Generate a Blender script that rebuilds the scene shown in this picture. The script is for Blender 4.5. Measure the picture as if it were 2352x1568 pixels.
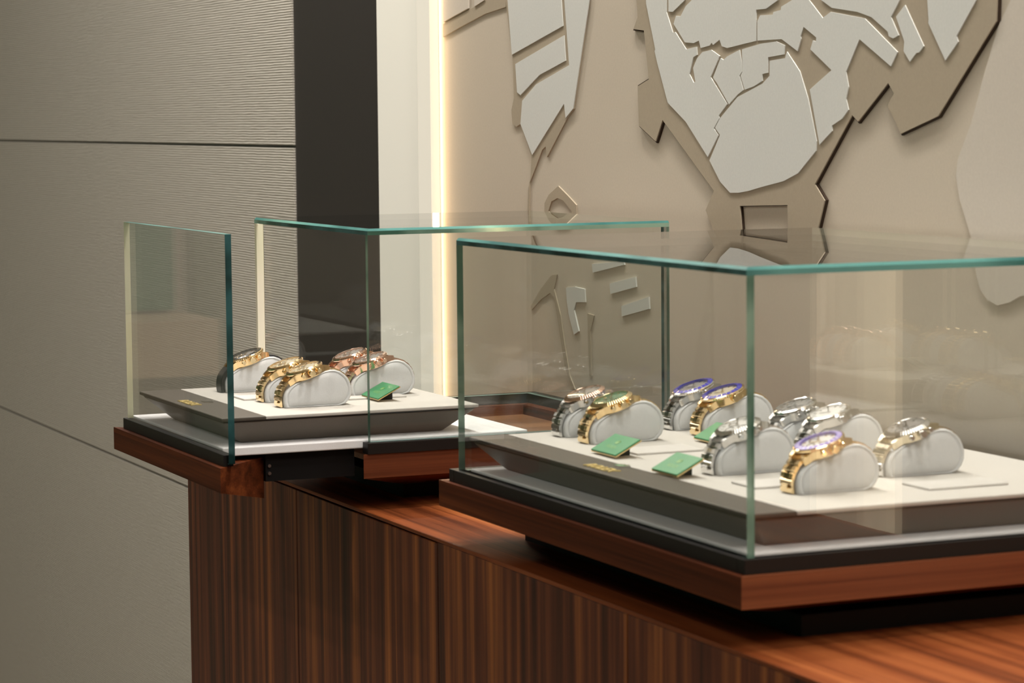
import bpy, bmesh, math, random
from mathutils import Vector, Matrix
random.seed(7)
for o in list(bpy.data.objects): bpy.data.objects.remove(o, do_unlink=True)
S = bpy.context.scene; C = S.collection
# ---------------------------------------------------------------- camera
cd = bpy.data.cameras.new('camera'); cam = bpy.data.objects.new('camera', cd); C.objects.link(cam)
_R = Vector((0.91534044, -0.402575, -0.00923346)); _U = Vector((0.04263205, 0.07408102, 0.99634056)); _F = Vector((0.40041777, 0.91238444, -0.08497195))
M = Matrix((( _R.x, _U.x, -_F.x, -0.86626691), (_R.y, _U.y, -_F.y, -1.57695742), (_R.z, _U.z, -_F.z, 0.30355538), (0, 0, 0, 1)))
cam.matrix_world = M
cd.sensor_width = 36; cd.lens = 6075.6 / 2352 * 36; cd.clip_start = .05; cd.clip_end = 60
cd.dof.use_dof = True; cd.dof.focus_distance = 2.75; cd.dof.aperture_fstop = 15
S.camera = cam
# ---------------------------------------------------------------- world, exposure
w = bpy.data.worlds.new('world'); S.world = w; w.use_nodes = True
w.node_tree.nodes['Background'].inputs[0].default_value = (1, .93, .84, 1); w.node_tree.nodes['Background'].inputs[1].default_value = .03
S.view_settings.view_transform = 'Standard'; S.view_settings.look = 'None'; S.view_settings.gamma = 1
S.view_settings.use_curve_mapping = False; S.view_settings.exposure = 0.0
S.cycles.transparent_max_bounces = 32; S.cycles.max_bounces = 14; S.cycles.glossy_bounces = 6
FLOOR, CEIL = -1.05, 1.65
KEY = 17      # watts of each long ceiling panel
SPOT = 8     # watts of each downlight
PANELS = [(.06, .75, .28, 2.2, 1.0), (.10, -1.7, .40, 1.0, 1.5), (-.05, 2.9, .3, 1.0, .35), (-2.0, 4.2, 1.2, .8, 1.1)]
DOWN = [(.16, .3), (.16, .95), (.10, -.5), (.10, 2.0), (-1.6, .2), (-1.9, 2.0)]
ART={'A':[(0.9125,0.6039),(0.9105,0.4225),(0.9078,0.4045),(0.9179,0.3926),(0.8933,0.3903),(0.8828,0.3398),(0.9087,0.3329),(0.9062,0.2922),(0.8678,0.2759),(0.852,0.2979),(0.7408,0.2277),(0.7583,0.2082),(0.741,0.1881),(0.7264,0.173),(0.548,0.1755),(0.5384,0.197),(0.5264,0.2237),(0.5439,0.2382),(0.478,0.3015),(0.468,0.2955),(0.4174,0.3292),(0.4081,0.3199),(0.4187,0.3097),(0.3965,0.285),(0.3379,0.3),(0.2522,0.3768),(0.2512,0.3939),(0.2522,0.5358)],
'rect':[(0.6876,0.2143),(0.5945,0.2177),(0.5938,0.195),(0.5971,0.18),(0.6813,0.1791),(0.6841,0.1918)],
'W0':[(0.8861,0.6012),(0.8385,0.5962),(0.8403,0.407),(0.826,0.386),(0.8209,0.3864),(0.7972,0.3684),(0.7745,0.3704),(0.7734,0.3625),(0.7821,0.3601),(0.7902,0.3436),(0.7811,0.3346),(0.7774,0.336),(0.7822,0.3496),(0.7734,0.359),(0.7622,0.3648),(0.7436,0.3664),(0.7261,0.36),(0.7453,0.3398),(0.7111,0.313),(0.7286,0.302),(0.7272,0.2994),(0.7389,0.2894),(0.7294,0.2825),(0.7517,0.2611),(0.7986,0.296),(0.838,0.3153),(0.8419,0.3221),(0.8614,0.3566),(0.8672,0.3684),(0.8656,0.3702),(0.8861,0.4178)],
'W1':[(0.8346,0.5958),(0.7756,0.5898),(0.7995,0.4177),(0.8266,0.4068),(0.8356,0.4077)],
'W2':[(0.77,0.5892),(0.7843,0.417),(0.7977,0.4114),(0.8092,0.4017),(0.8189,0.4026),(0.8244,0.3948),(0.7998,0.3755),(0.7809,0.3741),(0.7696,0.3763),(0.7659,0.3689),(0.7473,0.3708),(0.7429,0.3735),(0.7399,0.3712),(0.7264,0.3759),(0.7217,0.3694),(0.7109,0.3674),(0.6534,0.3726),(0.6527,0.4021),(0.6339,0.4022),(0.6103,0.4095),(0.5805,0.5696)],
'W3':[(0.5611,0.5676),(0.5838,0.4083),(0.6043,0.403),(0.6053,0.3999),(0.6193,0.3986),(0.6203,0.3962),(0.6448,0.3965),(0.6503,0.3912),(0.6503,0.3728),(0.6036,0.3728),(0.574,0.3608),(0.5675,0.372),(0.5685,0.3745),(0.5627,0.3828),(0.5396,0.3723),(0.5402,0.3688),(0.5457,0.3697),(0.5504,0.3618),(0.5125,0.3421),(0.5514,0.3251),(0.5338,0.2747),(0.5109,0.2873),(0.5118,0.292),(0.4939,0.2982),(0.4826,0.3062),(0.4872,0.316),(0.4827,0.3267),(0.4873,0.34),(0.4641,0.3686),(0.4117,0.3435),(0.4009,0.3556),(0.4552,0.3865),(0.5142,0.3945),(0.5283,0.3896),(0.553,0.407),(0.5579,0.5673)],
'W4':[(0.5389,0.5654),(0.5308,0.406),(0.512,0.3981),(0.4678,0.3928),(0.444,0.3873),(0.4168,0.3736),(0.4153,0.3697),(0.4081,0.3675),(0.399,0.37),(0.4119,0.3861),(0.3977,0.4002),(0.3958,0.5506)],
'W5':[(0.3892,0.3956),(0.3591,0.3595),(0.3666,0.3543),(0.3707,0.3541),(0.381,0.3468),(0.391,0.3561),(0.3899,0.3644),(0.4034,0.3861)],
'W6':[(0.3735,0.5483),(0.2725,0.5379),(0.28,0.3951),(0.309,0.3664),(0.3063,0.3617),(0.3256,0.3466),(0.3521,0.3789),(0.3516,0.3819)],
'W7':[(0.5937,0.3608),(0.5698,0.342),(0.5546,0.3167),(0.5392,0.2779),(0.5401,0.269),(0.573,0.2479),(0.6004,0.24),(0.6462,0.2331),(0.6688,0.2293),(0.6883,0.2271),(0.7054,0.2267),(0.726,0.2372),(0.748,0.2577),(0.7258,0.283),(0.736,0.2899),(0.7257,0.2994),(0.6897,0.3197),(0.6408,0.3317),(0.6265,0.339),(0.6265,0.3531),(0.597,0.3549)],
'W8':[(0.6807,0.3653),(0.6442,0.3696),(0.6137,0.3709),(0.5977,0.3667),(0.5993,0.3585),(0.6299,0.3565),(0.6299,0.342),(0.6408,0.3409),(0.6408,0.3345),(0.6581,0.3294),(0.6755,0.3266),(0.6836,0.34),(0.6797,0.3441)],
'W9':[(0.6859,0.3649),(0.6825,0.3543),(0.6807,0.3441),(0.686,0.34),(0.6783,0.3263),(0.6897,0.3222),(0.7075,0.3127),(0.7321,0.3339),(0.7401,0.3392),(0.7243,0.3578),(0.7182,0.356),(0.7109,0.3592)],
'R':[(0.2299,0.5335),(0.2344,0.3932),(0.2517,0.3725),(0.2704,0.3371),(0.2906,0.2937),(0.3101,0.2642),(0.3127,0.2494),(0.3072,0.2303),(0.2897,0.1992),(0.2816,0.1679),(0.2762,0.1564),(0.2658,0.1483),(0.2504,0.1445),(0.2328,0.1481),(0.2179,0.154),(0.1959,0.1574),(0.153,0.162),(0.1583,0.5261)],
'D1':[(1.2526,0.6344),(1.2548,0.4374),(1.2364,0.3714),(1.2336,0.3238),(1.2413,0.31),(1.2382,0.294),(1.2274,0.2909),(1.216,0.294),(1.1853,0.2577),(1.1882,0.2351),(1.1958,0.2192),(1.1984,0.1895),(1.1935,0.1897),(1.1908,0.2272),(1.1721,0.2471),(1.1557,0.2648),(1.1462,0.2688),(1.1427,0.2568),(1.0889,0.2996),(1.0698,0.3105),(1.0498,0.3669),(1.0291,0.4276),(1.0219,0.6109)],
'L0':[(1.2452,0.6336),(1.2473,0.4371),(1.2364,0.3738),(1.0952,0.4021),(1.0993,0.4306),(1.0967,0.6185)],
'L1':[(1.2268,0.3629),(1.0927,0.3916),(1.0891,0.3637),(1.1596,0.3492),(1.2129,0.3271),(1.2226,0.3306)],
'L2':[(1.0911,0.4303),(1.09,0.6178),(1.0219,0.6109),(1.027,0.4275),(1.0498,0.3669),(1.0707,0.3109),(1.0903,0.3006),(1.0941,0.3164),(1.1815,0.2588),(1.2136,0.294),(1.2081,0.3206),(1.1693,0.3387),(1.0798,0.3586)],
'band':[(1.448,0.4164),(1.3631,0.4308),(1.3157,0.439),(1.28,0.6372),(1.2516,0.6343),(1.2549,0.4295),(1.3161,0.4239),(1.3904,0.4113),(1.4484,0.4006)],
'Wa':[(1.438,0.6532),(1.3572,0.645),(1.3657,0.4324),(1.4451,0.4188)],
'Wb':[(1.3415,0.6434),(1.2851,0.6377),(1.3157,0.44),(1.3461,0.4336)],
'ringo':[(1.1131,0.2249),(1.0882,0.2149),(1.0658,0.205),(1.0651,0.1936),(1.0887,0.1833),(1.1162,0.1805),(1.151,0.1929),(1.1507,0.2046),(1.1388,0.2146)],
'ringi':[(1.1157,0.2113),(1.0996,0.2089),(1.0772,0.1971),(1.0978,0.1859),(1.1162,0.184),(1.1401,0.1962),(1.1319,0.2071)],
'S0':[(1.0269,0.1418),(0.9485,0.1483),(0.9466,0.1448),(1.025,0.1324)],
'S1':[(0.9829,0.1226),(0.9203,0.1332),(0.9186,0.1227),(0.9811,0.1116)],
'S2':[(0.9542,0.1002),(0.8896,0.1139),(0.8879,0.1015),(0.9537,0.0892)],
'S3':[(1.0943,0.1121),(1.0714,0.1143),(1.0462,0.1133),(1.0444,0.0989),(1.0683,0.0975),(1.0739,0.0884),(1.0619,0.0657),(1.0744,0.061),(1.0859,0.0788),(1.0925,0.096)],
'Y':[(1.1344,0.1239),(1.1187,0.1256),(1.1276,0.1088),(1.1104,0.0801),(1.1004,0.0482),(1.087,0.0138),(1.0734,0.0002),(1.0817,-0.0005),(1.1008,0.0245),(1.1142,0.062),(1.1277,0.0998),(1.1384,0.1037),(1.1639,0.0947),(1.1899,0.081),(1.192,0.0854),(1.1636,0.1068)],
'Z':[(1.0398,0.087),(1.0231,0.0858),(1.0327,0.0678),(1.0308,0.0186),(1.0362,0.0182),(1.0395,0.0673)],
}# ---------------------------------------------------------------- materials
def nt(name):
    m = bpy.data.materials.new(name); m.use_nodes = True
    n = m.node_tree; return m, n, n.nodes['Principled BSDF']
def rgb(r, g, b): return (r, g, b, 1)
def plain(name, col, rough=.5, metal=0, spec=.5, bump=0, bscale=400, coat=0):
    m, n, p = nt(name)
    p.inputs['Base Color'].default_value = rgb(*col); p.inputs['Roughness'].default_value = rough
    p.inputs['Metallic'].default_value = metal; p.inputs['Specular IOR Level'].default_value = spec
    p.inputs['Coat Weight'].default_value = coat
    tc = n.nodes.new('ShaderNodeTexCoord'); nz = n.nodes.new('ShaderNodeTexNoise'); nz.inputs['Scale'].default_value = bscale
    n.links.new(tc.outputs['Object'], nz.inputs['Vector'])
    if bump:
        b = n.nodes.new('ShaderNodeBump'); b.inputs['Strength'].default_value = bump; b.inputs['Distance'].default_value = .0004
        n.links.new(nz.outputs['Fac'], b.inputs['Height']); n.links.new(b.outputs[0], p.inputs['Normal'])
    mx = n.nodes.new('ShaderNodeMix'); mx.data_type = 'RGBA'; mx.inputs[6].default_value = rgb(*[c * .94 for c in col]); mx.inputs[7].default_value = rgb(*[min(1, c * 1.06) for c in col])
    n.links.new(nz.outputs['Fac'], mx.inputs[0]); n.links.new(mx.outputs[2], p.inputs['Base Color'])
    return m
def walnut(name, axis, dark=(.022, .006, .003), mid=(.085, .024, .010), light=(.22, .075, .027), rough=.33, fine=85, seed=0., spec=.35, broad=9, coat=0.):
    m, n, p = nt(name); L = n.links.new
    tc = n.nodes.new('ShaderNodeTexCoord'); mp = n.nodes.new('ShaderNodeMapping')
    mp.inputs['Location'].default_value = (seed, seed * 1.7, seed * .6)
    L(tc.outputs['Object'], mp.inputs['Vector'])
    def nz(across, along, det, dist=0.):
        q = n.nodes.new('ShaderNodeMapping'); sc = [across] * 3; sc['xyz'.index(axis)] = along; q.inputs['Scale'].default_value = sc
        L(mp.outputs[0], q.inputs['Vector']); t = n.nodes.new('ShaderNodeTexNoise'); t.inputs['Scale'].default_value = 1; t.inputs['Detail'].default_value = det; t.inputs['Distortion'].default_value = dist
        L(q.outputs[0], t.inputs['Vector']); return t.outputs['Fac']
    a = nz(broad * 2.2, .8, 3, .9); b = nz(fine, 1.0, 4, .25); c = nz(fine * 6, 7, 2)
    def mth(op, x, y):
        k = n.nodes.new('ShaderNodeMath'); k.operation = op
        for i, v in enumerate((x, y)):
            if isinstance(v, (int, float)): k.inputs[i].default_value = v
            else: L(v, k.inputs[i])
        return k.outputs[0]
    f = mth('ADD', mth('ADD', mth('MULTIPLY', a, .38), mth('MULTIPLY', b, .46)), mth('MULTIPLY', c, .16))
    cr = n.nodes.new('ShaderNodeValToRGB'); e = cr.color_ramp; e.elements[0].position = .38; e.elements[0].color = rgb(*dark); e.elements[1].position = .66; e.elements[1].color = rgb(*light)
    k = e.elements.new(.50); k.color = rgb(*mid)
    L(f, cr.inputs[0]); L(cr.outputs[0], p.inputs['Base Color'])
    p.inputs['Roughness'].default_value = rough; p.inputs['Specular IOR Level'].default_value = spec; p.inputs['Coat Weight'].default_value = coat
    bp = n.nodes.new('ShaderNodeBump'); bp.inputs['Strength'].default_value = .08; bp.inputs['Distance'].default_value = .0005; L(c, bp.inputs['Height']); L(bp.outputs[0], p.inputs['Normal'])
    return m
def glass_mat(name, tint=(.990, .996, .991)):
    m = bpy.data.materials.new(name); m.use_nodes = True; n = m.node_tree; n.nodes.clear(); L = n.links.new
    out = n.nodes.new('ShaderNodeOutputMaterial'); tr = n.nodes.new('ShaderNodeBsdfTransparent'); tr.inputs[0].default_value = rgb(*tint)
    gl = n.nodes.new('ShaderNodeBsdfGlossy'); gl.inputs['Roughness'].default_value = 0; mx = n.nodes.new('ShaderNodeMixShader')
    g = n.nodes.new('ShaderNodeNewGeometry'); d = n.nodes.new('ShaderNodeVectorMath'); d.operation = 'DOT_PRODUCT'
    L(g.outputs['Normal'], d.inputs[0]); L(g.outputs['Incoming'], d.inputs[1])
    def mth(op, x, y=None):
        k = n.nodes.new('ShaderNodeMath'); k.operation = op
        for i, v in enumerate((x, y)):
            if v is None: continue
            if isinstance(v, (int, float)): k.inputs[i].default_value = v
            else: L(v, k.inputs[i])
        return k.outputs[0]
    a = mth('ABSOLUTE', d.outputs['Value']); s = mth('SUBTRACT', 1., a); q = mth('POWER', s, 5.); f = mth('ADD', mth('MULTIPLY', q, .96), .04)
    L(f, mx.inputs[0]); L(tr.outputs[0], mx.inputs[1]); L(gl.outputs[0], mx.inputs[2]); L(mx.outputs[0], out.inputs[0])
    return m
def edge_mat(name, c0, c1, rough=.3, seed=0., sc=(9, 9, 9), trans=.3):  # noise mottling paints the glass's internal reflections into the edge colour
    m, n, p = nt(name); L = n.links.new
    tc = n.nodes.new('ShaderNodeTexCoord'); mp = n.nodes.new('ShaderNodeMapping'); mp.inputs['Scale'].default_value = sc; mp.inputs['Location'].default_value = (seed, seed, seed)
    nz = n.nodes.new('ShaderNodeTexNoise'); nz.inputs['Scale'].default_value = 1; nz.inputs['Detail'].default_value = 3
    cr = n.nodes.new('ShaderNodeValToRGB'); cr.color_ramp.elements[0].position = .4; cr.color_ramp.elements[0].color = rgb(*c0); cr.color_ramp.elements[1].position = .6; cr.color_ramp.elements[1].color = rgb(*c1)
    L(tc.outputs['Object'], mp.inputs[0]); L(mp.outputs[0], nz.inputs['Vector']); L(nz.outputs['Fac'], cr.inputs[0]); L(cr.outputs[0], p.inputs['Base Color'])
    p.inputs['Roughness'].default_value = rough; p.inputs['Specular IOR Level'].default_value = .25; p.inputs['Transmission Weight'].default_value = trans; p.inputs['IOR'].default_value = 1.3
    return m
def ribbed(name):
    m, n, p = nt(name); L = n.links.new
    tc = n.nodes.new('ShaderNodeTexCoord'); sp = n.nodes.new('ShaderNodeSeparateXYZ'); L(tc.outputs['Object'], sp.inputs[0])
    mp = n.nodes.new('ShaderNodeMapping'); mp.inputs['Scale'].default_value = (30, 22, 160); L(tc.outputs['Object'], mp.inputs[0])
    nz = n.nodes.new('ShaderNodeTexNoise'); nz.inputs['Scale'].default_value = 1; nz.inputs['Detail'].default_value = 3; L(mp.outputs[0], nz.inputs['Vector'])
    def mth(op, x, y=None, z=None):
        k = n.nodes.new('ShaderNodeMath'); k.operation = op
        for i, v in enumerate((x, y, z)):
            if v is None: continue
            if isinstance(v, (int, float)): k.inputs[i].default_value = v
            else: L(v, k.inputs[i])
        return k.outputs[0]
    ph = mth('ADD', mth('MULTIPLY', sp.outputs['Z'], 2 * math.pi / .0037), mth('MULTIPLY', nz.outputs['Fac'], 3.6))
    h = mth('MULTIPLY', mth('ADD', mth('SINE', ph), 1.), .5); h = mth('ADD', mth('MULTIPLY', h, .75), mth('MULTIPLY', nz.outputs['Fac'], .25))
    bp = n.nodes.new('ShaderNodeBump'); bp.inputs['Strength'].default_value = 1; bp.inputs['Distance'].default_value = .0011; L(h, bp.inputs['Height']); L(bp.outputs[0], p.inputs['Normal'])
    cr = n.nodes.new('ShaderNodeValToRGB'); cr.color_ramp.elements[0].color = rgb(.42, .39, .335); cr.color_ramp.elements[1].color = rgb(.56, .53, .47)
    L(h, cr.inputs[0]); L(cr.outputs[0], p.inputs['Base Color']); p.inputs['Roughness'].default_value = .8; p.inputs['Specular IOR Level'].default_value = .2
    return m
def emis(name, col, st, ecol=(1, .95, .86)):
    m, n, p = nt(name); p.inputs['Base Color'].default_value = rgb(*col); p.inputs['Emission Color'].default_value = rgb(*ecol); p.inputs['Emission Strength'].default_value = st; return m
def brushed(name, col, rough=.3, metal=1.):
    m, n, p = nt(name); L = n.links.new
    tc = n.nodes.new('ShaderNodeTexCoord'); mp = n.nodes.new('ShaderNodeMapping'); mp.inputs['Scale'].default_value = (60, 2500, 60)
    nz = n.nodes.new('ShaderNodeTexNoise'); nz.inputs['Scale'].default_value = 1; L(tc.outputs['Object'], mp.inputs[0]); L(mp.outputs[0], nz.inputs['Vector'])
    mr = n.nodes.new('ShaderNodeMapRange'); mr.inputs[3].default_value = rough * .7; mr.inputs[4].default_value = rough * 1.3
    L(nz.outputs['Fac'], mr.inputs[0]); L(mr.outputs[0], p.inputs['Roughness']); p.inputs['Base Color'].default_value = rgb(*col); p.inputs['Metallic'].default_value = metal
    return m
MT = dict(
    wal_v=walnut('walnut_vertical', 'z', dark=(.035, .012, .007), mid=(.135, .037, .018), light=(.46, .155, .040), fine=70, broad=9, rough=.42, spec=.2),
    wal_y=walnut('walnut_lengthwise', 'y', dark=(.07, .016, .005), mid=(.24, .062, .018), light=(.46, .15, .045), fine=60, seed=3., rough=.42, spec=.15),
    wal_x=walnut('walnut_crosswise', 'x', dark=(.06, .015, .007), mid=(.145, .041, .017), light=(.26, .085, .034), fine=85, seed=6., broad=12),
    wal_s=walnut('walnut_side_rail_shaded', 'y', dark=(.042, .011, .004), mid=(.11, .027, .009), light=(.24, .066, .018), fine=85, seed=9., broad=12, spec=.08, rough=.5),  # side rail walnut darkened: shade of left-facing sides put into the colour
    wal_l=walnut('walnut_recess_floor', 'x', dark=(.13, .055, .024), mid=(.22, .10, .045), light=(.33, .17, .085), fine=80, seed=2.),
    black=plain('black_frame', (.012, .010, .009), .45, spec=.25), plinth=plain('black_plinth', (.006, .005, .005), .6, spec=.2),
    liner=plain('white_liner', (.84, .84, .86), .7, spec=.2, bump=.3, bscale=1500),
    leather=plain('taupe_leather', (.080, .069, .055), .45, spec=.35, bump=.35, bscale=900),
    lbody=plain('taupe_leather_bounce_lit', (.165, .142, .115), .45, spec=.3, bump=.3, bscale=900),  # tray leather lightened: light bounced off the liner put into its colour
    suede=plain('cream_suede', (.53, .51, .475), .85, spec=.1, bump=.4, bscale=1800),
    trimd=plain('dark_lip', (.03, .022, .018), .4),
    glass=glass_mat('clear_glass'), crystal=glass_mat('watch_crystal', (.97, .97, .97)),
    eteal=edge_mat('glass_edge_teal', (.035, .16, .155), (.12, .36, .34), seed=1.),
    edark=edge_mat('glass_edge_dark', (.006, .022, .020), (.03, .11, .12), seed=4., sc=(22, 22, 22)),
    egreen=edge_mat('glass_edge_green', (.045, .13, .09), (.26, .42, .33), seed=7., sc=(14, 14, 14)),
    eglow=edge_mat('glass_edge_painted_glow', (.80, .80, .58), (.92, .86, .72), seed=2., sc=(5, 5, 8), trans=0.),  # cream light refracted through the edge, painted as its base colour
    art=plain('relief_tan', (.56, .495, .405), .75, spec=.2), artd=plain('relief_bronze', (.40, .34, .255), .7, spec=.2),
    artw=plain('relief_pale_grey', (.65, .66, .63), .75, spec=.2), arto=plain('relief_shadow_edge', (.045, .028, .018), .7, spec=.2),
    artp=plain('relief_pale_mauve', (.60, .55, .48), .75, spec=.2),
    cream=emis('cream_added_glow', (.84, .82, .72), .20), led=emis('light_strip_diffuser', (.42, .40, .34), .50, (1, .92, .76)), led2=emis('near_backlit_strip', (.6, .5, .36), 2.1, (1, .80, .54)), cream2=emis('near_backlit_panel', (.6, .5, .36), 1.35, (1, .79, .54)),  # cream: faint emission added only to brighten the panel
    pillar=plain('charcoal_panel', (.036, .030, .028), .5, spec=.3), rib=ribbed('ribbed_plaster'),
    lwall=plain('warm_wall', (.52, .46, .37), .8), dgreen=plain('dark_olive_panel', (.10, .125, .075), .5),
    pgold=brushed('champagne_gold', (.74, .66, .50), .22), taupe=plain('taupe_wall', (.34, .30, .25), .8), floor=plain('floor_stone', (.30, .25, .19), .35), ceil=plain('ceiling_white', (.66, .62, .56), .9),
    green=plain('green_wall_panel', (.03, .16, .09), .6), desk=plain('tan_desk', (.52, .38, .25), .5),
    cushion=plain('ivory_leather', (.615, .63, .64), .42, spec=.4, bump=.15, bscale=700),
    card=plain('green_enamel', (.022, .235, .085), .32), goldl=plain('gold_leaf', (.80, .62, .25), .35, metal=.25),
    brass=brushed('brass', (.80, .60, .30), .3),
    cardtext=plain('gold_print', (.15, .33, .10), .4), acrylic=plain('white_card_block', (.58, .56, .53), .5),
    gold=brushed('yellow_gold', (.90, .68, .38), .20), goldp=brushed('polished_yellow_gold', (.94, .74, .44), .08),
    rose=brushed('rose_gold', (.88, .58, .43), .18), rosep=brushed('polished_rose_gold', (.92, .64, .50), .08),
    steel=brushed('brushed_steel', (.66, .65, .63), .24), steelp=brushed('polished_steel', (.78, .78, .77), .10),
    goldc=brushed('gold_link_dark_reflection', (.50, .39, .21), .07), rosec=brushed('rose_link_dark_reflection', (.50, .34, .24), .07), steelc=brushed('steel_link_dark_reflection', (.30, .32, .31), .07),  # centre links darkened: reflection of a dark room put into their colour
    rubber=plain('black_rubber', (.012, .012, .014), .45),
    blue=plain('blue_ceramic', (.025, .02, .36), .22), bluel=plain('violet_blue_ring', (.22, .16, .52), .3), blackc=plain('black_ceramic', (.01, .012, .012), .18),
    d_white=plain('dial_white', (.78, .77, .74), .35), d_grey=plain('dial_grey', (.30, .28, .26), .3), d_black=plain('dial_black', (.02, .02, .02), .25),
    d_green=plain('dial_green', (.06, .20, .10), .3), d_champ=plain('dial_champagne', (.62, .56, .42), .3), d_blue=plain('dial_blue', (.03, .04, .22), .25),
    screw=plain('steel_screw', (.5, .5, .5), .3, metal=1),
)
# ---------------------------------------------------------------- mesh helpers
def mesh_obj(name, bm, mats, parent=None, loc=(0, 0, 0), rot=None, smooth=False, bevel=0):
    me = bpy.data.meshes.new(name)
    bmesh.ops.recalc_face_normals(bm, faces=bm.faces)
    bm.to_mesh(me); bm.free()
    if not isinstance(mats, (list, tuple)): mats = [mats]
    for m in mats: me.materials.append(MT[m])
    if smooth:
        for p in me.polygons: p.use_smooth = True
        me.set_sharp_from_angle(angle=math.radians(38))
    o = bpy.data.objects.new(name, me); C.objects.link(o); o.location = loc
    if rot is not None: o.rotation_euler = rot
    if parent: o.parent = parent
    if bevel:
        b = o.modifiers.new('bevel', 'BEVEL'); b.width = bevel; b.segments = 2; b.limit_method = 'ANGLE'
    return o
def box(bm, x0, x1, y0, y1, z0, z1, mi=0):
    v = [bm.verts.new(p) for p in ((x0, y0, z0), (x1, y0, z0), (x1, y1, z0), (x0, y1, z0), (x0, y0, z1), (x1, y0, z1), (x1, y1, z1), (x0, y1, z1))]
    fs = []
    for idx in ((0, 3, 2, 1), (4, 5, 6, 7), (0, 1, 5, 4), (2, 3, 7, 6), (1, 2, 6, 5), (3, 0, 4, 7)):
        f = bm.faces.new([v[i] for i in idx]); f.material_index = mi; fs.append(f)
    return fs   # bottom, top, -y, +y, +x, -x
def prism(bm, pts, fn, mi=0):
    """pts 2-D polygon, fn(p, side) -> 3-D point for side 0/1"""
    a = [bm.verts.new(fn(p, 0)) for p in pts]; b = [bm.verts.new(fn(p, 1)) for p in pts]; n = len(pts); fs = []
    fs.append(bm.faces.new(a[::-1])); fs.append(bm.faces.new(b))
    for i in range(n): fs.append(bm.faces.new((a[i], a[(i + 1) % n], b[(i + 1) % n], b[i])))
    for f in fs: f.material_index = mi
    return fs
def lathe(bm, prof, seg=40, mi=0, fn=None, caps=True):
    rings = []
    for r, z in prof:
        rings.append([bm.verts.new((((fn(r, z, i)) if fn else r) * math.cos(2 * math.pi * i / seg), ((fn(r, z, i)) if fn else r) * math.sin(2 * math.pi * i / seg), z)) for i in range(seg)])
    for a, b in zip(rings, rings[1:]):
        for i in range(seg):
            f = bm.faces.new((a[i], a[(i + 1) % seg], b[(i + 1) % seg], b[i])); f.material_index = mi
    if caps:
        f = bm.faces.new(rings[0][::-1]); f.material_index = mi; f = bm.faces.new(rings[-1]); f.material_index = mi
def B(*boxes):
    bm = bmesh.new()
    for b in boxes: box(bm, *b)
    return bm
def empty(name, loc=(0, 0, 0), label=None, cat=None, group=None, kind=None):
    o = bpy.data.objects.new(name, None); o.empty_display_size = .02; C.objects.link(o); o.location = loc
    return tag(o, label, cat, group, kind)
def tag(o, label=None, cat=None, group=None, kind=None):
    if label: o['label'] = label
    if cat: o['category'] = cat
    if group: o['group'] = group
    if kind: o['kind'] = kind
    return o
def struct(name, bm, mat, label=None, bevel=0): return tag(mesh_obj(name, bm, mat, bevel=bevel), label, kind='structure')
# ---------------------------------------------------------------- the room
WX = .374
struct('floor', B((-3.2, .6, -4.2, 5.2, FLOOR - .1, FLOOR)), 'floor', 'pale stone floor of the shop')
struct('ceiling', B((-3.2, .6, -4.2, 5.2, CEIL, CEIL + .1)), 'ceil', 'off white ceiling')
struct('wall_back', B((WX + .012, .6, -4.2, 5.2, FLOOR, CEIL)), 'taupe', 'wall behind the counter carrying the cladding and the relief')
struct('wall_front', B((-3.3, -3.2, -4.2, 5.2, FLOOR, CEIL)), 'taupe')
struct('wall_left', B((-3.2, .374, 5.1, 5.2, FLOOR, CEIL)), 'lwall')
struct('trim_15', B((-3.1, -1.42, 5.06, 5.1, FLOOR, 1.3)), 'dgreen', 'dark olive green panel on the far end wall')
struct('wall_right', B((-3.2, .374, -4.3, -4.2, FLOOR, CEIL)), 'taupe')
struct('trim_1', B((-1.38, -.35, 5.06, 5.1, -.19, 1.1)), 'green', 'dark green wall panel')
struct('trim_14', B((-3.2, -3.16, -3.8, 4.9, -.35, 1.15)), 'green', 'dark green wall panel opposite the counter')
struct('trim_2', B((-1.42, -.35, 4.8, 5.1, -.34, -.2)), 'desk', 'tan ledge below the green panel')
# ribbed cladding in courses with open joints
ZJ = [(FLOOR, -.2985), (-.2945, .2605), (.2645, .82), (.824, CEIL)]
bm = bmesh.new()
for i, (z0, z1) in enumerate(ZJ):
    struct('trim_%d' % (3 + i), B((WX - .004, WX + .012, 2.009, 5.1, z0, z1)), 'rib', 'ribbed grey plaster cladding course left of the charcoal panel')
bm.free()
struct('trim_7', B((WX, WX + .012, 2.0, 5.1, FLOOR, CEIL)), 'trimd', 'dark joint behind the ribbed cladding')
struct('trim_8', B((WX - .001, WX + .012, 1.669, 2.008, FLOOR, CEIL)), 'pillar', 'charcoal wall panel between ribbed cladding and cream panel')
struct('trim_9', B((WX - .004, WX + .012, 1.508, 1.669, FLOOR, CEIL)), 'cream', 'cream wall panel beside the relief')
struct('trim_10', B((WX - .012, WX + .012, 1.466, 1.508, FLOOR, CEIL)), 'led', 'glowing cream light strip at the left end of the relief')
struct('trim_11', B((WX - .012, WX + .012, -.443, -.405, FLOOR, CEIL)), 'led2', 'light strip at the near end of the relief')
struct('trim_12', B((WX - .004, WX + .012, -.54, -.452, FLOOR, CEIL)), 'cream2', 'cream wall panel at the near end of the relief')
struct('trim_13', B((WX - .001, WX + .012, -1.0, -.545, FLOOR, CEIL)), 'pillar', 'charcoal wall panel at the near end')
ld = bpy.data.lights.new('light_strip', 'AREA'); ld.shape = 'RECTANGLE'; ld.size = .008; ld.size_y = CEIL - FLOOR - .02; ld.energy = 1.5; ld.color = (1, .70, .40)
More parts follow.
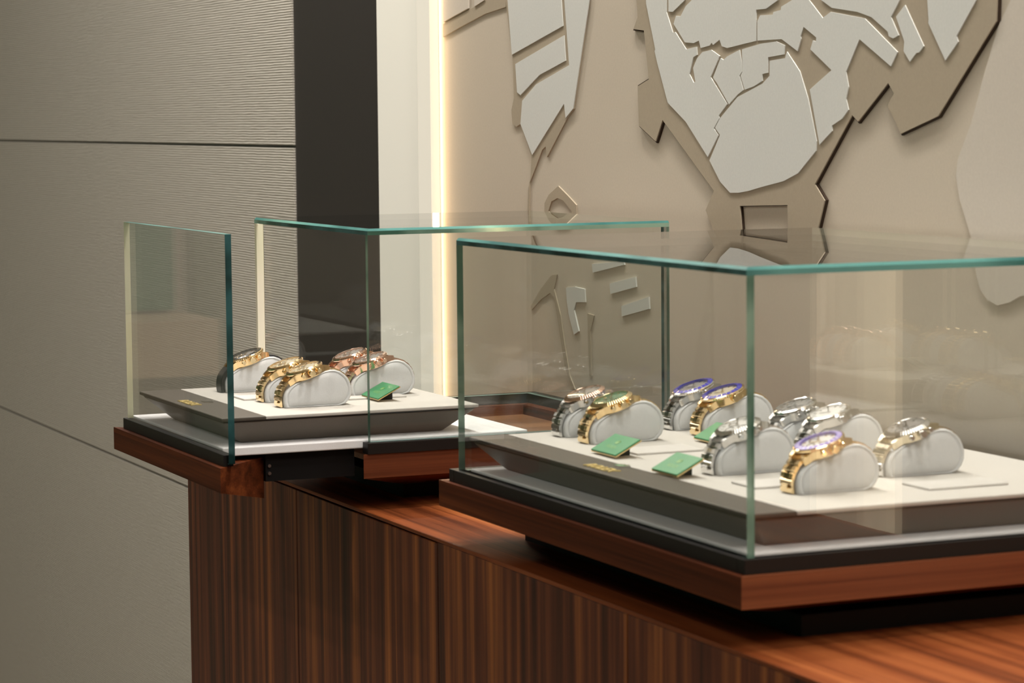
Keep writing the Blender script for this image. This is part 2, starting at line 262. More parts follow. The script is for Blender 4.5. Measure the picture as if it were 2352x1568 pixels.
lo = bpy.data.objects.new('light_strip', ld); C.objects.link(lo); lo.location = (WX - .0065, 1.4655, (CEIL + FLOOR) / 2); lo.rotation_euler = (-math.pi / 2, 0, 0)
lo.parent = bpy.data.objects['trim_10']
# ---------------------------------------------------------------- relief artwork on the wall
relief = empty('wall_relief', (WX, .5, FLOOR), 'tan layered wall relief of pale plates and slits outlined in dark brown', 'wall relief')
def off(pts, d):
    n = len(pts); ar = sum(pts[i][0] * pts[(i + 1) % n][1] - pts[(i + 1) % n][0] * pts[i][1] for i in range(n)); s = 1 if ar > 0 else -1; out = []
    for i in range(n):
        a, b, c = Vector(pts[i - 1]), Vector(pts[i]), Vector(pts[(i + 1) % n]); u = (b - a).normalized(); v = (c - b).normalized()
        n1 = Vector((u.y, -u.x)) * s; n2 = Vector((v.y, -v.x)) * s; k = (n1 + n2)
        k = k / max(.35, k.length_squared / 2) ; k = k if k.length < 2.4 else k.normalized() * 2.4
        out.append(tuple(b + k * d))
    return out
def plate(name, pts, x0, x1, mat, hole=None, label=None):
    bm = bmesh.new()
    if hole is None: prism(bm, pts, lambda p, s: ((x0, x1)[s], p[0], p[1]))
    else:
        for s, x in ((0, x0), (1, x1)):
            ed = []
            for loop in (pts, hole):
                vs = [bm.verts.new((x, p[0], p[1])) for p in loop]
                ed += [bm.edges.new((vs[i], vs[(i + 1) % len(vs)])) for i in range(len(vs))]
            bmesh.ops.triangle_fill(bm, use_beauty=True, edges=ed)
        bm.verts.ensure_lookup_table(); k = len(pts) + len(hole)
        for st, ln in ((0, len(pts)), (len(pts), len(hole))):
            for i in range(ln):
                j = st + (i + 1) % ln; a = st + i
                bm.faces.new((bm.verts[a], bm.verts[j], bm.verts[k + j], bm.verts[k + a]))
    bm.normal_update(); bmesh.ops.triangulate(bm, faces=[f for f in bm.faces if len(f.verts) > 4])
    for v in bm.verts: v.co -= Vector((WX, .5, FLOOR))
    o = mesh_obj(name, bm, mat, relief)
    if label: o['label'] = label
    return o
plate('base_panel', [(-.398, FLOOR), (1.466, FLOOR), (1.466, CEIL), (-.398, CEIL)], WX + .012, WX, 'art')
plate('shadow_edge_plate', off(ART['A'], .0015), WX, WX - .0024, 'arto', off(ART['rect'], -.0007), 'dark brown plate added for drop shadow and dark edges of the large outline')  # added plate: drop shadow and dark edges of the outline as one dark colour
plate('outline_plate', ART['A'], WX - .0024, WX - .0036, 'artd', ART['rect'], 'bronze tan outline plate')
for i in range(10): plate('inlay_plate', ART['W%d' % i], WX - .0036, WX - .0046, 'artw')
plate('pale_plate', ART['R'], WX, WX - .0018, 'artp')
plate('strap_plate', ART['D1'], WX, WX - .0016, 'artd')
for i in range(3): plate('inlay_plate', ART['L%d' % i], WX - .0016, WX - .0025, 'artw')
plate('strap_plate', ART['band'], WX, WX - .0014, 'artd')
plate('inlay_plate', ART['Wa'], WX - .0002, WX - .0024, 'artp'); plate('inlay_plate', ART['Wb'], WX - .0002, WX - .0024, 'artp')
plate('ring_plate', ART['ringo'], WX, WX - .0016, 'artd', ART['ringi'])
for i in range(4): plate('inlay_plate', ART['S%d' % i], WX, WX - .0016, 'artw')
plate('strap_plate', ART['Y'], WX, WX - .0012, 'artd'); plate('strap_plate', ART['Z'], WX, WX - .0012, 'artd')
# ---------------------------------------------------------------- counter
ZC = -.0648
counter = empty('display_counter', (.18, .4, FLOOR), 'long dark walnut counter with vertical grain front under both glass cases', 'counter')
def part(name, bm, mat, parent, label=None, bevel=0, smooth=False):
    for v in bm.verts: v.co -= Vector(parent.location)
    o = mesh_obj(name, bm, mat, parent, bevel=bevel, smooth=smooth)
    if label: o['label'] = label
    return o
part('worktop', B((-.0043, WX - .0105, -1.3, 1.3103, ZC - .0035, ZC)), 'wal_y', counter, 'reddish walnut top of the counter', bevel=.0006)
part('carcass', B((.014, WX - .0105, -1.29, 1.300, FLOOR, ZC - .0035)), 'plinth', counter)
ys = [1.3103, .9319, .5543, .1775, -.20, -.58, -.95, -1.3]
for i, (a, b) in enumerate(zip(ys, ys[1:])):
    part('door_panel', B((-.0043, .0137, b + (.0007 if b > -1.2 else 0), a - (.0007 if i else 0), FLOOR + .03, ZC - (.0052 if i < 2 else .0038))), 'wal_v', counter, bevel=.0005)
# ---------------------------------------------------------------- glass panes
T = .006
def pane(name, x0, x1, y0, y1, z0, z1, thin, parent, em=None, top=False):
    """a slab of glass; the two large faces clear, the narrow faces polished edges with painted reflections"""
    bm = bmesh.new(); fs = box(bm, x0, x1, y0, y1, z0, z1)
    names = ['-z', '+z', '-y', '+y', '+x', '-x']; em = em or {}
    slots = ['glass', 'eteal', 'edark', 'egreen', 'eglow']
    for f, k in zip(fs, names):
        f.material_index = 0 if thin in k else slots.index(em.get(k, 'eteal'))
    bmesh.ops.delete(bm, geom=[f for f, k in zip(fs, names) if thin not in k and em.get(k) == 'glass'], context='FACES_ONLY')
    if top:   # upper arris of the lid: a polished chamfer
        es = [e for e in bm.edges if all(abs(v.co.z - z1) < 1e-6 for v in e.verts) and (all(abs(v.co.x - x0) < 1e-6 for v in e.verts) or all(abs(v.co.y - y0) < 1e-6 for v in e.verts))]
        r = bmesh.ops.bevel(bm, geom=es, offset=.0022, segments=1, affect='EDGES')
        for f in r['faces']: f.material_index = 1
    return part(name, bm, slots, parent)
def hood(parent, x0, x1, y0, y1, H, left=True):
    pane('glass_lid', x0, x1, y0, y1, H - T, H, 'z', parent, {'+y': 'glass', '-x': 'edark', '-y': 'eteal' if left else 'egreen', '+x': 'eglow'}, top=True)
    pane('glass_front', x0 + (T if left else 0), x1, y0, y0 + T, 0, H - T, 'y', parent, {'-x': 'egreen', '+x': 'egreen', '+z': 'glass'})
    pane('glass_back', x0 + (T if left else .008), x1, y1 - T, y1, 0, H - T, 'y', parent, {'-x': 'glass' if left else 'eglow', '+x': 'glass', '+z': 'glass'})
    pane('glass_end', x1 - T, x1, y0 + T, y1 - T, 0, H - T, 'x', parent, {'-y': 'edark' if not left else 'glass', '+y': 'glass', '+z': 'glass'})
def frame(bm, x0, x1, y0, y1, w, z0, z1, openleft=False):
    box(bm, x0, x1, y0, y0 + w, z0, z1); box(bm, x0, x1, y1 - w, y1, z0, z1)
    box(bm, x1 - w, x1, y0 + w, y1 - w, z0, z1)
    if not openleft: box(bm, x0, x0 + w, y0 + w, y1 - w, z0, z1)
ZW, ZW2 = -.0107, -.0332
RAIL = [(0, ZW), (0, ZW2), (.061, -.0495), (.061, -.0265), (.030, -.0265), (.030, ZW)]   # rail section: inset, height; the underside slopes inwards
FULL = [(0, ZW), (0, ZW2), (.061, -.0495), (.061, ZW)]
def rail(ax, bx, ay, by, sx0, sy0, sx1, sy1, RAIL=RAIL):
    """a rail from corner (ax, ay) to (bx, by), mitred at both ends"""
    bm = bmesh.new(); A = [bm.verts.new((ax + sx0 * d, ay + sy0 * d, z)) for d, z in RAIL]; Bv = [bm.verts.new((bx + sx1 * d, by + sy1 * d, z)) for d, z in RAIL]; n = len(RAIL)
    bm.faces.new(A[::-1]); bm.faces.new(Bv)
    for k in range(n): bm.faces.new((A[k], A[(k + 1) % n], Bv[(k + 1) % n], Bv[k]))
    bm.normal_update(); bmesh.ops.triangulate(bm, faces=[f for f in bm.faces if len(f.verts) > 4]); return bm
def base(parent, x0, x1, y0, y1, openleft):
    """walnut platform: side rails with mitred ends, a recessed floor, black frame under the glass"""
    part('front_rail', rail(x0, x1, y0, y0, 1, 1, -1, 1), 'wal_x', parent)
    part('back_rail', rail(x0, x1, y1, y1, 1, -1, -1, -1), 'wal_x', parent)
    part('end_rail', rail(x1, x1, y0, y1, -1, 1, -1, -1), 'wal_s', parent)
    if not openleft: part('side_rail', rail(x0, x0, y0, y1, 1, 1, 1, -1), 'wal_s', parent)
    part('recess_floor', B((x0 + .0305, x1 - .0305, y0 + .0305, y1 - .0305, -.0265, -.0215)), 'wal_l', parent)
def prism_bm(pts, z0, z1):
    bm = bmesh.new(); prism(bm, pts, lambda p, s: (p[0], p[1], (z0, z1)[s])); return bm
# near case (closed)
near = empty('display_case', (.17, .26, ZC), 'large closed glass display case nearest the camera on a reddish walnut base', 'display case')
base(near, -.0095, .362, -.0095, .536, False)
bm = bmesh.new(); frame(bm, -.0042, .357, -.0042, .5255, .0105, ZW, 0); part('black_frame', bm, 'black', near, bevel=.0004)
hood(near, 0, .350, 0, .5136, .2)
pane('glass_side', 0, T, 0, .5136, 0, .2 - T, 'x', near, {'-y': 'egreen', '+y': 'egreen'})
part('liner', B((.0066, .336, .0066, .503, -.008, .002)), 'liner', near, bevel=.001)
part('plinth', B((.060, .33, .03, .509, ZC, -.0495)), 'plinth', near)
# far case (drawer pulled out to the left)
far = empty('display_case', (.17, .9, ZC), 'smaller far glass display case with its glass end drawer pulled out to the left', 'display case')
base(far, -.0080, .330, .7262, 1.082, True)
bm = bmesh.new(); frame(bm, -.0041, .326, .7248, 1.078, .0145, ZW, -.0001, True); part('black_frame', bm, 'black', far, bevel=.0004)
hood(far, .001, .316, .7316, 1.068, .2, left=False)
part('corner_glow_strip', B((.001, .0085, 1.0615, 1.0675, .0005, .1935)), 'eglow', far)  # added strip: cream light refracted in the glass corner, painted as solid colour
part('plinth', B((.060, .31, .80, 1.05, ZC, -.0495)), 'plinth', far)
DR = far
part('drawer_front', rail(-.1573, -.1573, .695, 1.0578, 1, 1, 1, -1, FULL), 'wal_s', DR, 'walnut front of the pulled out drawer, darkened for shade')
part('drawer_frame', B((-.1512, -.1417, .7045, 1.0425, ZW, 0)), 'black', DR, bevel=.0004)
pane('drawer_glass', -.1477, -.1477 + T, .700, 1.0376, -.008, .200, 'x', DR, {'-y': 'edark', '+y': 'eglow', '+z': 'eteal'})
part('drawer_box', B((-.0963, -.0085, .7500, 1.00, ZW2, -.0065)), 'plinth', DR)
part('liner', B((-.1412, .1655, .7385, 1.045, -.0060, .0020)), 'liner', DR, bevel=.001)
bm = bmesh.new()
for z in (-.0185, -.0255):
    m4 = Matrix.Translation((-.0930, .7492, z)) @ Matrix.Rotation(math.pi / 2, 4, 'X'); bmesh.ops.create_cone(bm, cap_ends=True, segments=12, radius1=.0019, radius2=.0016, depth=.002, matrix=m4)
part('drawer_screw', bm, 'screw', DR)
# ---------------------------------------------------------------- trays
def text_mesh(name, s, size, mat, parent, loc, rot, depth, label=None):
    cu = bpy.data.curves.new(name, 'FONT'); cu.body = s; cu.size = size; cu.extrude = depth; cu.align_x = 'CENTER'; cu.resolution_u = 3; cu.offset = size * .012
    t = bpy.data.objects.new(name, cu); C.objects.link(t); bpy.context.view_layer.update()
    me = bpy.data.meshes.new_from_object(t.evaluated_get(bpy.context.evaluated_depsgraph_get())); bpy.data.objects.remove(t, do_unlink=True)
    me.materials.clear(); me.materials.append(MT[mat]); o = bpy.data.objects.new(name, me); C.objects.link(o); o.parent = parent; o.location = loc; o.rotation_euler = rot
    if label: o['label'] = label
    return o
def crown_bm(s, h):
    bm = bmesh.new(); pts = [(-.42, 0), (.42, 0), (.5, .18)]
    for k in range(5):
        x = .6 - k * .3; tip = .95 - .12 * abs(k - 2)
        pts += [(x + .05, tip), (x - .05, tip)]
        if k < 4: pts.append((x - .15, .38))
    pts.append((-.5, .18))
    prism(bm, [(x * s, y * s) for x, y in pts], lambda p, q: (p[0], p[1], q * h)); bm.normal_update(); bmesh.ops.triangulate(bm, faces=[f for f in bm.faces if len(f.verts) > 4]); return bm
ZT = .029
def tray(x0, x1, y0, y1, strip, ins, label, logo):
    t = empty('watch_tray', ((x0 + x1) / 2, (y0 + y1) / 2, .002), label, 'tray', 'watch trays in the glass cases')
    bm = bmesh.new(); lip = .0035
    r = [(x0 + ins, y0 + ins, x1 - ins, y1 - ins, .002), (x0 + .0022, y0 + .0022, x1 - .0022, y1 - .0022, ZT - lip - .001)]
    vs = [[bm.verts.new(p) for p in ((a, b, z), (c, b, z), (c, d, z), (a, d, z))] for a, b, c, d, z in r]
    bm.faces.new(vs[0][::-1]); bm.faces.new(vs[1])
    for i in range(4): bm.faces.new((vs[0][i], vs[0][(i + 1) % 4], vs[1][(i + 1) % 4], vs[1][i]))
    part('tray_body', bm, 'lbody', t, bevel=.002, smooth=False)
    part('tray_groove', B((x0 + .003, x1 - .003, y0 + .003, y1 - .003, ZT - lip - .001, ZT - lip)), 'trimd', t)
    part('leather_flap', B((x0, x0 + strip, y0, y1, ZT - lip, ZT)), 'leather', t, 'taupe leather band along the left of the tray', bevel=.0009)
    part('suede_pad', B((x0 + strip, x1, y0, y1, ZT - lip + .0004, ZT)), 'suede', t, 'cream suede display surface', bevel=.0008)
    rz = -math.pi / 2; lx, ly = logo
    text_mesh('gold_lettering', 'ROLEX', .0150, 'goldl', t, Vector((lx, ly, ZT)) - t.location, (0, 0, rz), .0009, 'raised gold lettering')
    o = mesh_obj('silver_crown', crown_bm(.012, .0012), 'steelp', t, loc=Vector((lx + .019, ly + .002, ZT)) - t.location, rot=(0, 0, rz))
    return t
tray(-.1405, .1165, .7425, 1.018, .043, .027, 'taupe watch tray pulled out with the drawer of the far case', (-.1335, .884))
tray(.0075, .335, .0075, .508, .0365, .024, 'wide taupe watch tray inside the near closed case', (.0145, .270))
# ---------------------------------------------------------------- display cushions
PROF = [(.9, 0), (0, 4.5), (0, 9), (1.0, 13), (3.0, 16.4), (6.2, 19.6), (10.5, 22.4), (14.5, 24.3), (18.5, 25.7), (25.6, 27.7), (32.7, 30.2), (37, 32.2), (41.5, 33.8), (46, 34.5), (51.7, 34.3), (56.5, 32.6), (61.2, 29.2), (64.2, 26), (66.3, 22), (67.9, 16.9), (67.9, 10.7), (65.6, 5.4), (61.6, 1.6), (56, 0)]
CW = 27.
def cushion_mesh():
    bm = bmesh.new(); cx, cz = 33., 15.
    def ring(s, y): return [bm.verts.new(((cx + (x - cx) * s) / 1000, y / 1000, max(0, (cz + (z - cz) * s)) / 1000)) for x, z in PROF]
    st = [(.0, -1.3), (.3, -1.2), (.6, -.6), (.84, .3), (.885, 1.0), (.90, 1.5), (.915, 1.0), (.945, .5), (.985, 1.0), (1., 2.4), (1., 8.)]
    seq = st[1:] + [(1., CW - 8.)] + [(s, CW - y) for s, y in reversed(st[1:-1])]
    rs = [ring(s, y) for s, y in seq]; n = len(PROF)
    for a, b in zip(rs, rs[1:]):
        for i in range(n): bm.faces.new((a[i], a[(i + 1) % n], b[(i + 1) % n], b[i]))
    bm.faces.new(rs[0]); bm.faces.new(rs[-1][::-1])
    return bm
def cushion_tmp():
    o = mesh_obj('display_cushion', cushion_mesh(), 'cushion', smooth=True); o.data.set_sharp_from_angle(angle=math.radians(60)); return o
cush0 = cushion_tmp(); bpy.data.objects.remove(cush0); CUSH = [m for m in bpy.data.meshes if m.name.startswith('display_cushion')][0]
# ---------------------------------------------------------------- watches
def mm(bm):
    for v in bm.verts: v.co *= .001
    return bm
def strap_path(side):
    if side < 0: raw = [(5.4, 24.0), (2.4, 21.0), (-.2, 17.6), (-1.9, 13.8), (-2.6, 9.5), (-2.6, 5), (-2.0, .6)]
    else: raw = [(43.5, 36.6), (46.5, 35.6), (51.8, 35.2), (56.8, 33.5), (61.7, 30.1), (64.9, 26.4), (66.9, 22), (68.3, 17), (68.3, 11), (66.8, 6.6)]
    return raw
def sample(raw, step):
    out = []; L = 0.; pts = [Vector(p) for p in raw]; tot = sum((b - a).length for a, b in zip(pts, pts[1:])); n = max(2, round(tot / step))
    for k in range(n + 1):
        d = tot * k / n
        for a, b in zip(pts, pts[1:]):
            l = (b - a).length
            if d <= l + 1e-6: out.append(a + (b - a) * (d / l)); break
            d -= l
        else: out.append(pts[-1])
    return out
LP = [(-.5, -.5), (.5, -.5), (.5, .15), (.32, .5), (-.32, .5), (-.5, .15)]
def link(bm, a, b, y0, y1, th, gap=.35, mi=0):
    t = (b - a); l = t.length - gap; t.normalize(); nn = Vector((-t.y, t.x)) ; m = (a + b) / 2
    if nn.dot(m - Vector((33, 12))) < 0: nn = -nn
    prism(bm, LP, lambda p, s: ((m + t * p[0] * l + nn * p[1] * th).x, (y0, y1)[s], (m + t * p[0] * l + nn * p[1] * th).y), mi)
MESH = {}
def shape(key, fn, smooth=True):
    if key not in MESH:
        me = bpy.data.meshes.new(key); bm = mm(fn()); bmesh.ops.recalc_face_normals(bm, faces=bm.faces); bm.to_mesh(me); bm.free()
        if smooth:
            for p in me.polygons: p.use_smooth = True
            me.set_sharp_from_angle(angle=math.radians(35))
        MESH[key] = me
    return MESH[key]
def f_bracelet(side):
    bm = bmesh.new()
    for step in (5.6,):
        pts = sample(strap_path(side), step); last = len(pts) - 1 - (2 if side < 0 else 0)
        for i in range(last):
            for y0, y1 in ((5.0, 10.2), (16.8, 22.0)): link(bm, pts[i], pts[i + 1], y0, y1, 2.6 if side < 0 else 1.5)
    return bm
def f_center(side):
    bm = bmesh.new()
    for step in (5.6,):
        pts = sample(strap_path(side), step); last = len(pts) - 1 - (2 if side < 0 else 0)
        for i in range(last): link(bm, pts[i], pts[i + 1], 10.4, 16.6, 3.0 if side < 0 else 1.8)
    return bm
def f_clasp():
    bm = bmesh.new(); pts = sample(strap_path(-1), 5.6)
    link(bm, pts[-3], pts[-2], 5.6, 21.4, 2.8, .15); link(bm, pts[-2], pts[-1], 5.6, 21.4, 2.8, 0)
    link(bm, pts[-2] + Vector((-1.3, 1.6)), pts[-2] + Vector((-1.4, -1.8)), 9.5, 17.5, 1.8, 0)
    return bm
def f_strap(side):
    bm = bmesh.new(); pts = sample(strap_path(side), 2.); n = len(pts); th = 1.8 if side < 0 else 1.0; o1, o2 = [], []
    for i in range(n):
        t = (pts[min(n - 1, i + 1)] - pts[max(0, i - 1)]).normalized(); nn = Vector((-t.y, t.x))
        if nn.dot(pts[i] - Vector((33, 12))) < 0: nn = -nn
        o1.append(pts[i] + nn * th); o2.append(pts[i] - nn * 1.2)
    rows = [[bm.verts.new((p.x, y, p.y)) for p in ring] for y, ring in ((5., [a.lerp(c, .25) for a, c in zip(o1, o2)]), (6., o1), (21., o1), (22., [a.lerp(c, .25) for a, c in zip(o1, o2)]), (22., o2), (5., o2))]
    for r1, r2 in zip(rows, rows[1:] + rows[:1]):
        for i in range(n - 1): bm.faces.new((r1[i], r1[i + 1], r2[i + 1], r2[i]))
    bm.faces.new([r[0] for r in rows]); bm.faces.new([r[-1] for r in rows]); return bm
def f_case():
    half = [(21.3, 7.6), (21.8, 10.2), (20, 11.6), (15.6, 12.4)]
    arc = [(18.6 * math.cos(math.radians(a)), 18.6 * math.sin(math.radians(a))) for a in range(46, 135, 8)]
    top = half + arc + [(-x, y) for x, y in reversed(half)]
    pts = top + [(-17.6, 7.4), (-17.6, -7.4)] + [(-x, -y) for x, y in top][::1] + [(17.6, -7.4), (17.6, 7.4)]
    def fn(p, s):
        x, y = p; d = max(0, abs(x) - 11); return (x * (1 if s else .97), y * (1 if s else .96), (-3.6, 2.6)[s] - .030 * d * d * (1 if s else .7))
    bm = bmesh.new(); prism(bm, pts, fn); bm.normal_update(); bmesh.ops.triangulate(bm, faces=[f for f in bm.faces if len(f.verts) > 4])
    lathe(bm, [(16.5, -4.6), (17.2, -3.5), (17.2, -1)], 36); return bm
def f_bezel_smooth():
    bm = bmesh.new(); lathe(bm, [(18.2, 2.2), (18.4, 3.2), (17.6, 4.5), (15.6, 5.2), (15.0, 5.0), (14.9, 3.2)], 48, caps=False); return bm
def f_bezel_knurl():
    bm = bmesh.new(); lathe(bm, [(18.8, 2.0), (19.5, 2.8), (19.5, 4.3), (18.0, 4.8), (17.6, 4.7), (17.4, 3.6)], 120, caps=False, fn=lambda r, z, i: r - (.45 if i % 2 and r > 18.5 else 0)); return bm
def f_bezel_flute():
    bm = bmesh.new(); lathe(bm, [(18.4, 2.4), (18.6, 3.2), (15.6, 5.2), (14.9, 5.0), (14.9, 3.2)], 120, caps=False, fn=lambda r, z, i: r - (.5 if i % 2 and r > 15.5 else 0)); return bm
def f_insert():
    bm = bmesh.new(); lathe(bm, [(18.0, 4.4), (17.9, 5.0), (13.9, 5.75), (13.6, 3.6)], 48, caps=False); return bm
def f_ticks():
    bm = bmesh.new()
    for k in range(24):
        a = 2 * math.pi * k / 24; c, s = math.cos(a), math.sin(a); w = .32 if k % 2 else .55
        prism(bm, [(14.6, -w), (17.2, -w), (17.2, w), (14.6, w)], lambda p, q: (p[0] * c - p[1] * s, p[0] * s + p[1] * c, 5.66 - (p[0] - 14.2) * .19 + q * .14))
    return bm
def f_dial():
    bm = bmesh.new(); lathe(bm, [(15, 3.0), (15, 3.5)], 40); return bm
def f_markers():
    bm = bmesh.new()
    for k in range(12):
        a = 2 * math.pi * k / 12; c, s = math.cos(a), math.sin(a); w = .55
        prism(bm, [(10.6, -w), (13.6, -w * 1.3), (13.6, w * 1.3), (10.6, w)], lambda p, q: (p[0] * c - p[1] * s, p[0] * s + p[1] * c, 3.5 + q * .5))
    return bm
def f_subdials():
    bm = bmesh.new()
    for cx, cy in ((0, 7.2), (0, -7.2), (-7.2, 0)):
        b2 = bmesh.new(); lathe(b2, [(3.7, 3.5), (3.7, 3.8), (2.9, 3.8), (2.8, 3.55)], 24, caps=False)
        for v in b2.verts: v.co.x += cx; v.co.y += cy
        me = bpy.data.meshes.new('tmp'); b2.to_mesh(me); b2.free(); bm.from_mesh(me); bpy.data.meshes.remove(me)
    return bm
def f_hand(l, w, a, z):
    def g():
        bm = bmesh.new(); c, s = math.cos(a), math.sin(a)
        prism(bm, [(-2, -w), (l * .8, -w), (l, 0), (l * .8, w), (-2, w)], lambda p, q: (p[0] * c - p[1] * s, p[0] * s + p[1] * c, z + q * .2)); return bm
    return g
def f_crystal():
    bm = bmesh.new(); lathe(bm, [(14.9, 4.9), (14.4, 5.5), (9, 5.75), (3, 5.85)], 40, caps=False)
    bm.faces.new([v for v in bm.verts if abs(v.co.z - 5.85) < 1e-5]); return bm
def f_cyc():
    bm = bmesh.new(); lathe(bm, [(2.1, 5.75), (2.1, 6.5), (1.4, 6.8)], 20)
    for v in bm.verts: v.co.x += 9.5 * 0; v.co.y += 8.6
    return bm
def f_crown():
    bm = bmesh.new(); lathe(bm, [(2.0, 0), (2.2, 1.4), (3.2, 1.6), (3.3, 4.4), (2.7, 5.0)], 28, fn=lambda r, z, i: r - (.28 if i % 2 and r > 3 else 0)); return bm
def f_pusher():
    bm = bmesh.new(); lathe(bm, [(1.3, 0), (1.3, 1.6), (2.1, 1.7), (2.1, 3.6), (1.7, 4.0)], 20); return bm
def add(name, key, fn, mat, parent, loc=(0, 0, 0), rot=None, smooth=True):
    src = shape(key, fn, smooth); k2 = key + '|' + mat
    if k2 not in MESH:
        me = src.copy(); me.name = name; me.materials.clear(); me.materials.append(MT[mat]); MESH[k2] = me
    o = bpy.data.objects.new(name, MESH[k2]); C.objects.link(o); o.parent = parent; o.location = loc
    if rot: o.rotation_euler = rot
    return o
TILT = -math.radians(18.5)
def watch(x, y, metal, polished, bezel, insert, dial, label, strap=False, chrono=True, centre=None, bezmat=None, ticks='steelp', group='watches on cushions', lume=None, cyclops=False, twist=0.):
    c = bpy.data.objects.new('display_cushion', CUSH); C.objects.link(c); c.location = (x, y, ZT)
    tag(c, 'ivory leather cushion holding the ' + label[1], 'cushion', 'ivory display cushions')
    w = empty('wristwatch', (x, y, ZT), label[0], 'watch', group)
    for sd in (-1, 1):
        if strap: add('strap', 'strap%d' % sd, lambda: f_strap(sd), 'rubber', w)
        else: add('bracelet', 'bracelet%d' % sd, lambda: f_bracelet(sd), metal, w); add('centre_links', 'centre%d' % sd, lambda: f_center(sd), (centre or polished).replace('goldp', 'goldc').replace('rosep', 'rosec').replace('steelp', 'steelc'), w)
    if not strap: add('clasp', 'clasp', f_clasp, polished, w)
    ch = add('case', 'case', f_case, metal, w, (.0250, CW / 2000, .0328), (0, TILT, 0))
    bz = {'smooth': f_bezel_smooth, 'knurl': f_bezel_knurl, 'flute': f_bezel_flute}[bezel]
    b = add('bezel', 'bezel_' + bezel, bz, bezmat or polished, ch)
    if insert:
        q = add('bezel_insert', 'insert', f_insert, insert, w, ch.location, ch.rotation_euler); add('bezel_numerals', 'ticks', f_ticks, ticks, q)
    d = add('dial', 'dial', f_dial, dial, w, ch.location, ch.rotation_euler)
    add('hour_markers', 'markers', f_markers, lume or polished, d)
    if chrono: add('subdials', 'subdials', f_subdials, polished, d)
    add('hand', 'hand1', f_hand(9, .6, 2.2, 4.1), polished, d); add('hand', 'hand2', f_hand(12.5, .45, 1.0, 4.4), polished, d)
    add('crystal', 'crystal', f_crystal, 'crystal', w, ch.location, ch.rotation_euler)
    if cyclops: add('date_lens', 'cyc', f_cyc, 'steelp', ch)
    add('winding_crown', 'crown', f_crown, polished, ch, (0, -.0182, 0), (math.pi / 2, 0, 0))
    if chrono:
        for s in (-1, 1): add('pusher', 'pusher', f_pusher, polished, ch, (s * .0085, -.0162, 0), (math.pi / 2, 0, 0))
    return w
watch(-.068, .955, 'gold', 'goldp', 'knurl', 'blackc', 'd_grey', ('gold chronograph with black bezel and black rubber strap at the back left', 'gold watch with the black rubber strap'), strap=True, ticks='goldp')
watch(-.0618, .8484, 'gold', 'goldp', 'smooth', None, 'd_champ', ('gold chronograph with pale dial, middle of the left row on the far tray', 'middle gold watch of the left row, far tray'), bezmat='goldp')
watch(-.0613, .794, 'gold', 'goldp', 'smooth', None, 'd_champ', ('gold chronograph with pale dial, frontmost on the far tray beside the dark flap', 'frontmost gold watch of the far tray'), bezmat='goldp')
watch(.029, .9135, 'rose', 'rosep', 'smooth', None, 'd_grey', ('rose gold chronograph at the back right of the far tray', 'rear rose gold watch'))
watch(.030, .8591, 'rose', 'rosep', 'smooth', None, 'd_grey', ('rose gold chronograph behind the green plaque on the far tray', 'rose gold watch behind the green plaque on the far tray'))
watch(.0767, .459, 'steel', 'steelp', 'flute', None, 'd_grey', ('two-tone steel watch with rose gold bezel, back left of the near tray', 'two-tone steel and rose gold watch'), bezmat='rosep', centre='steelp')
watch(.0764, .4055, 'gold', 'goldp', 'flute', None, 'd_green', ('yellow gold watch with green dial behind a green plaque, left row of the near tray', 'gold watch with the green dial'))
watch(.1827, .459, 'steel', 'steelp', 'knurl', 'blue', 'd_grey', ('steel watch with blue bezel at the back centre of the near tray', 'steel watch with the blue bezel'), chrono=False)
watch(.1840, .408, 'gold', 'goldp', 'knurl', 'blue', 'd_champ', ('yellow gold watch with blue bezel behind the near glass corner', 'gold watch with the blue bezel'), chrono=False)
watch(.1850, .285, 'steel', 'steelp', 'smooth', None, 'd_grey', ('steel watch with grey dial, farther of the steel pair on the near tray', 'farther watch of the steel pair'), bezmat='steelp')
watch(.1850, .2315, 'steel', 'steelp', 'smooth', None, 'd_white', ('steel watch with pale dial just behind the gold watch with violet bezel', 'steel watch behind the violet-bezel gold watch'), bezmat='steelp', chrono=False)
watch(.0782, .187, 'steel', 'steelp', 'flute', None, 'd_white', ('small steel watch with silvery dial right behind the near vertical glass corner', 'steel watch behind the near glass corner'))
watch(.0819, .0707, 'gold', 'goldp', 'knurl', 'bluel', 'd_white', ('yellow gold watch with white dial and violet bezel, nearest of all watches', 'nearest gold watch with the violet bezel'), ticks='d_white')
watch(.1872, .1192, 'pgold', 'steelp', 'flute', None, 'd_grey', ('steel and gold watch standing alone at the right of the near tray', 'lone watch at the right of the near tray'), bezmat='steelp', centre='pgold', cyclops=True)
# ---------------------------------------------------------------- green plaques and white blocks
def plaque(x, y0, label, wy=.046, crown=True):
    t = empty('brand_plaque', (x, y0, ZT), label, 'plaque', 'green plaques on the trays')
    a = math.radians(27); l = .026
    bm = bmesh.new(); box(bm, 0, l, 0, wy, 0, .0009); o = mesh_obj('brass_plate', bm, 'brass', t, (0, 0, .0016), (0, -a, 0))
    bm = bmesh.new(); box(bm, .0004, l - .0004, .0004, wy - .0004, .0009, .0021); o2 = mesh_obj('enamel_face', bm, 'card', t, (0, 0, .0016), (0, -a, 0), bevel=.0004); o2['label'] = 'green enamel face'
    text_mesh('gold_lettering', 'ROLEX', .0052, 'cardtext', o2, (.0075, wy / 2, .0021), (0, 0, -math.pi / 2), .00006)
    mesh_obj('gold_crown', crown_bm(.0055, .0002), 'cardtext', o2, (.0135, wy / 2, .0021), (0, 0, -math.pi / 2))
    bm = bmesh.new(); prism(bm, [(.008, 0), (.022, 0), (.022, .0102), (.017, .0080)], lambda p, s: (p[0], (wy * .42, wy * .58)[s], p[1])); mesh_obj('stand', bm, 'black', t)
    return t
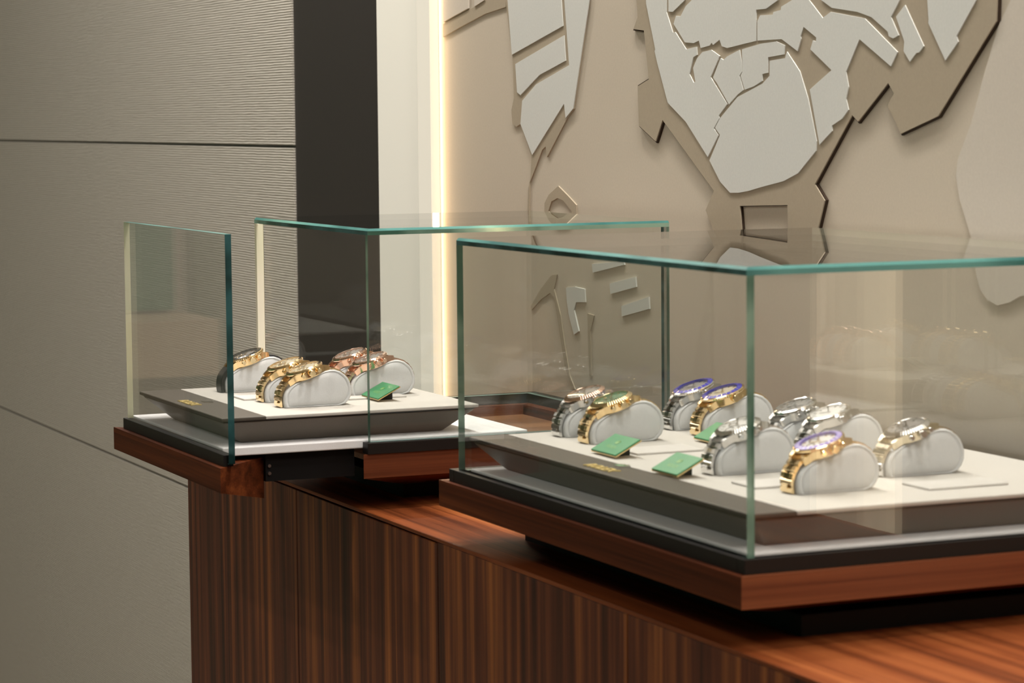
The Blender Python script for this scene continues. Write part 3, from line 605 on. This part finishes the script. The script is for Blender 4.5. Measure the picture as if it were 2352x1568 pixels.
plaque(.0525, .312, 'green plaque in front of the gold watch with the green dial')
plaque(.0426, .186, 'green plaque nearest the camera beside the tray edge', wy=.043)
plaque(.1640, .341, 'green plaque in front of the gold watch with the blue bezel', wy=.050)
plaque(.0365, .8025, 'green plaque on the far tray in front of a rose gold watch', wy=.046)
for x0, x1, y0, y1, lb in ((.177, .246, .048, .085, 'white card block in front of the lone watch at the right'), (.0685, .138, .112, .149, 'white card block between the glass corner and the nearest gold watch'),
                       (.079, .140, .327, .366, 'white card block in front of the gold watch with the green dial'), (-.0745, -.006, .879, .913, 'white card block in front of the watch with the black strap'), (.012, .078, .833, .857, 'white card block behind the green plaque on the far tray')):
    bm = bmesh.new(); box(bm, x0, x1, y0, y1, 0, .0018); cx, cy = (x0 + x1) / 2, (y0 + y1) / 2
    for v in bm.verts: v.co -= Vector((cx, cy, 0))
    o = mesh_obj('card_block', bm, 'acrylic', None, (cx, cy, ZT), bevel=.0005); tag(o, lb, 'card holder', 'white card blocks')
# ---------------------------------------------------------------- lamps of the shop
def lamp(name, loc, sx, sy, watts, label, cat, shp='RECTANGLE', col=(1, .935, .87)):
    t = empty(name, loc, label, cat, 'ceiling lamps')
    bm = bmesh.new(); box(bm, -sx / 2 - .02, sx / 2 + .02, -sy / 2 - .02, sy / 2 + .02, .0, .02); mesh_obj('lamp_housing', bm, 'cream', t)
    ld = bpy.data.lights.new('lamp_light', 'AREA'); ld.shape = shp; ld.size = sx; ld.energy = watts; ld.color = col
    if shp == 'RECTANGLE': ld.size_y = sy
    lo = bpy.data.objects.new('lamp_light', ld); C.objects.link(lo); lo.parent = t; lo.location = (0, 0, -.004)
PL = ['long ceiling light panel above the two glass cases', 'ceiling light panel nearest the right end of the shop', 'added light panel brightening the ribbed wall', 'wide added light panel brightening the far end of the room']  # last two panels are added, to brighten ribbed wall and far end
for (x, y, sx, sy, k), lb in zip(PANELS, PL): lamp('ceiling_light', (x, y, CEIL - .021), sx, sy, KEY * k, lb, 'ceiling light')
DL = ['round downlight above the near case', 'round downlight above the far case', 'round downlight right of the near case', 'round downlight above the cream wall panel', 'round downlight over the aisle near the camera', 'round downlight over the middle of the aisle']
for (x, y), lb in zip(DOWN, DL): lamp('downlight', (x, y, CEIL - .021), .08, .08, SPOT * (2.4 if 'cream' in lb else 1), lb, 'downlight', 'DISK', (1, .95, .88))
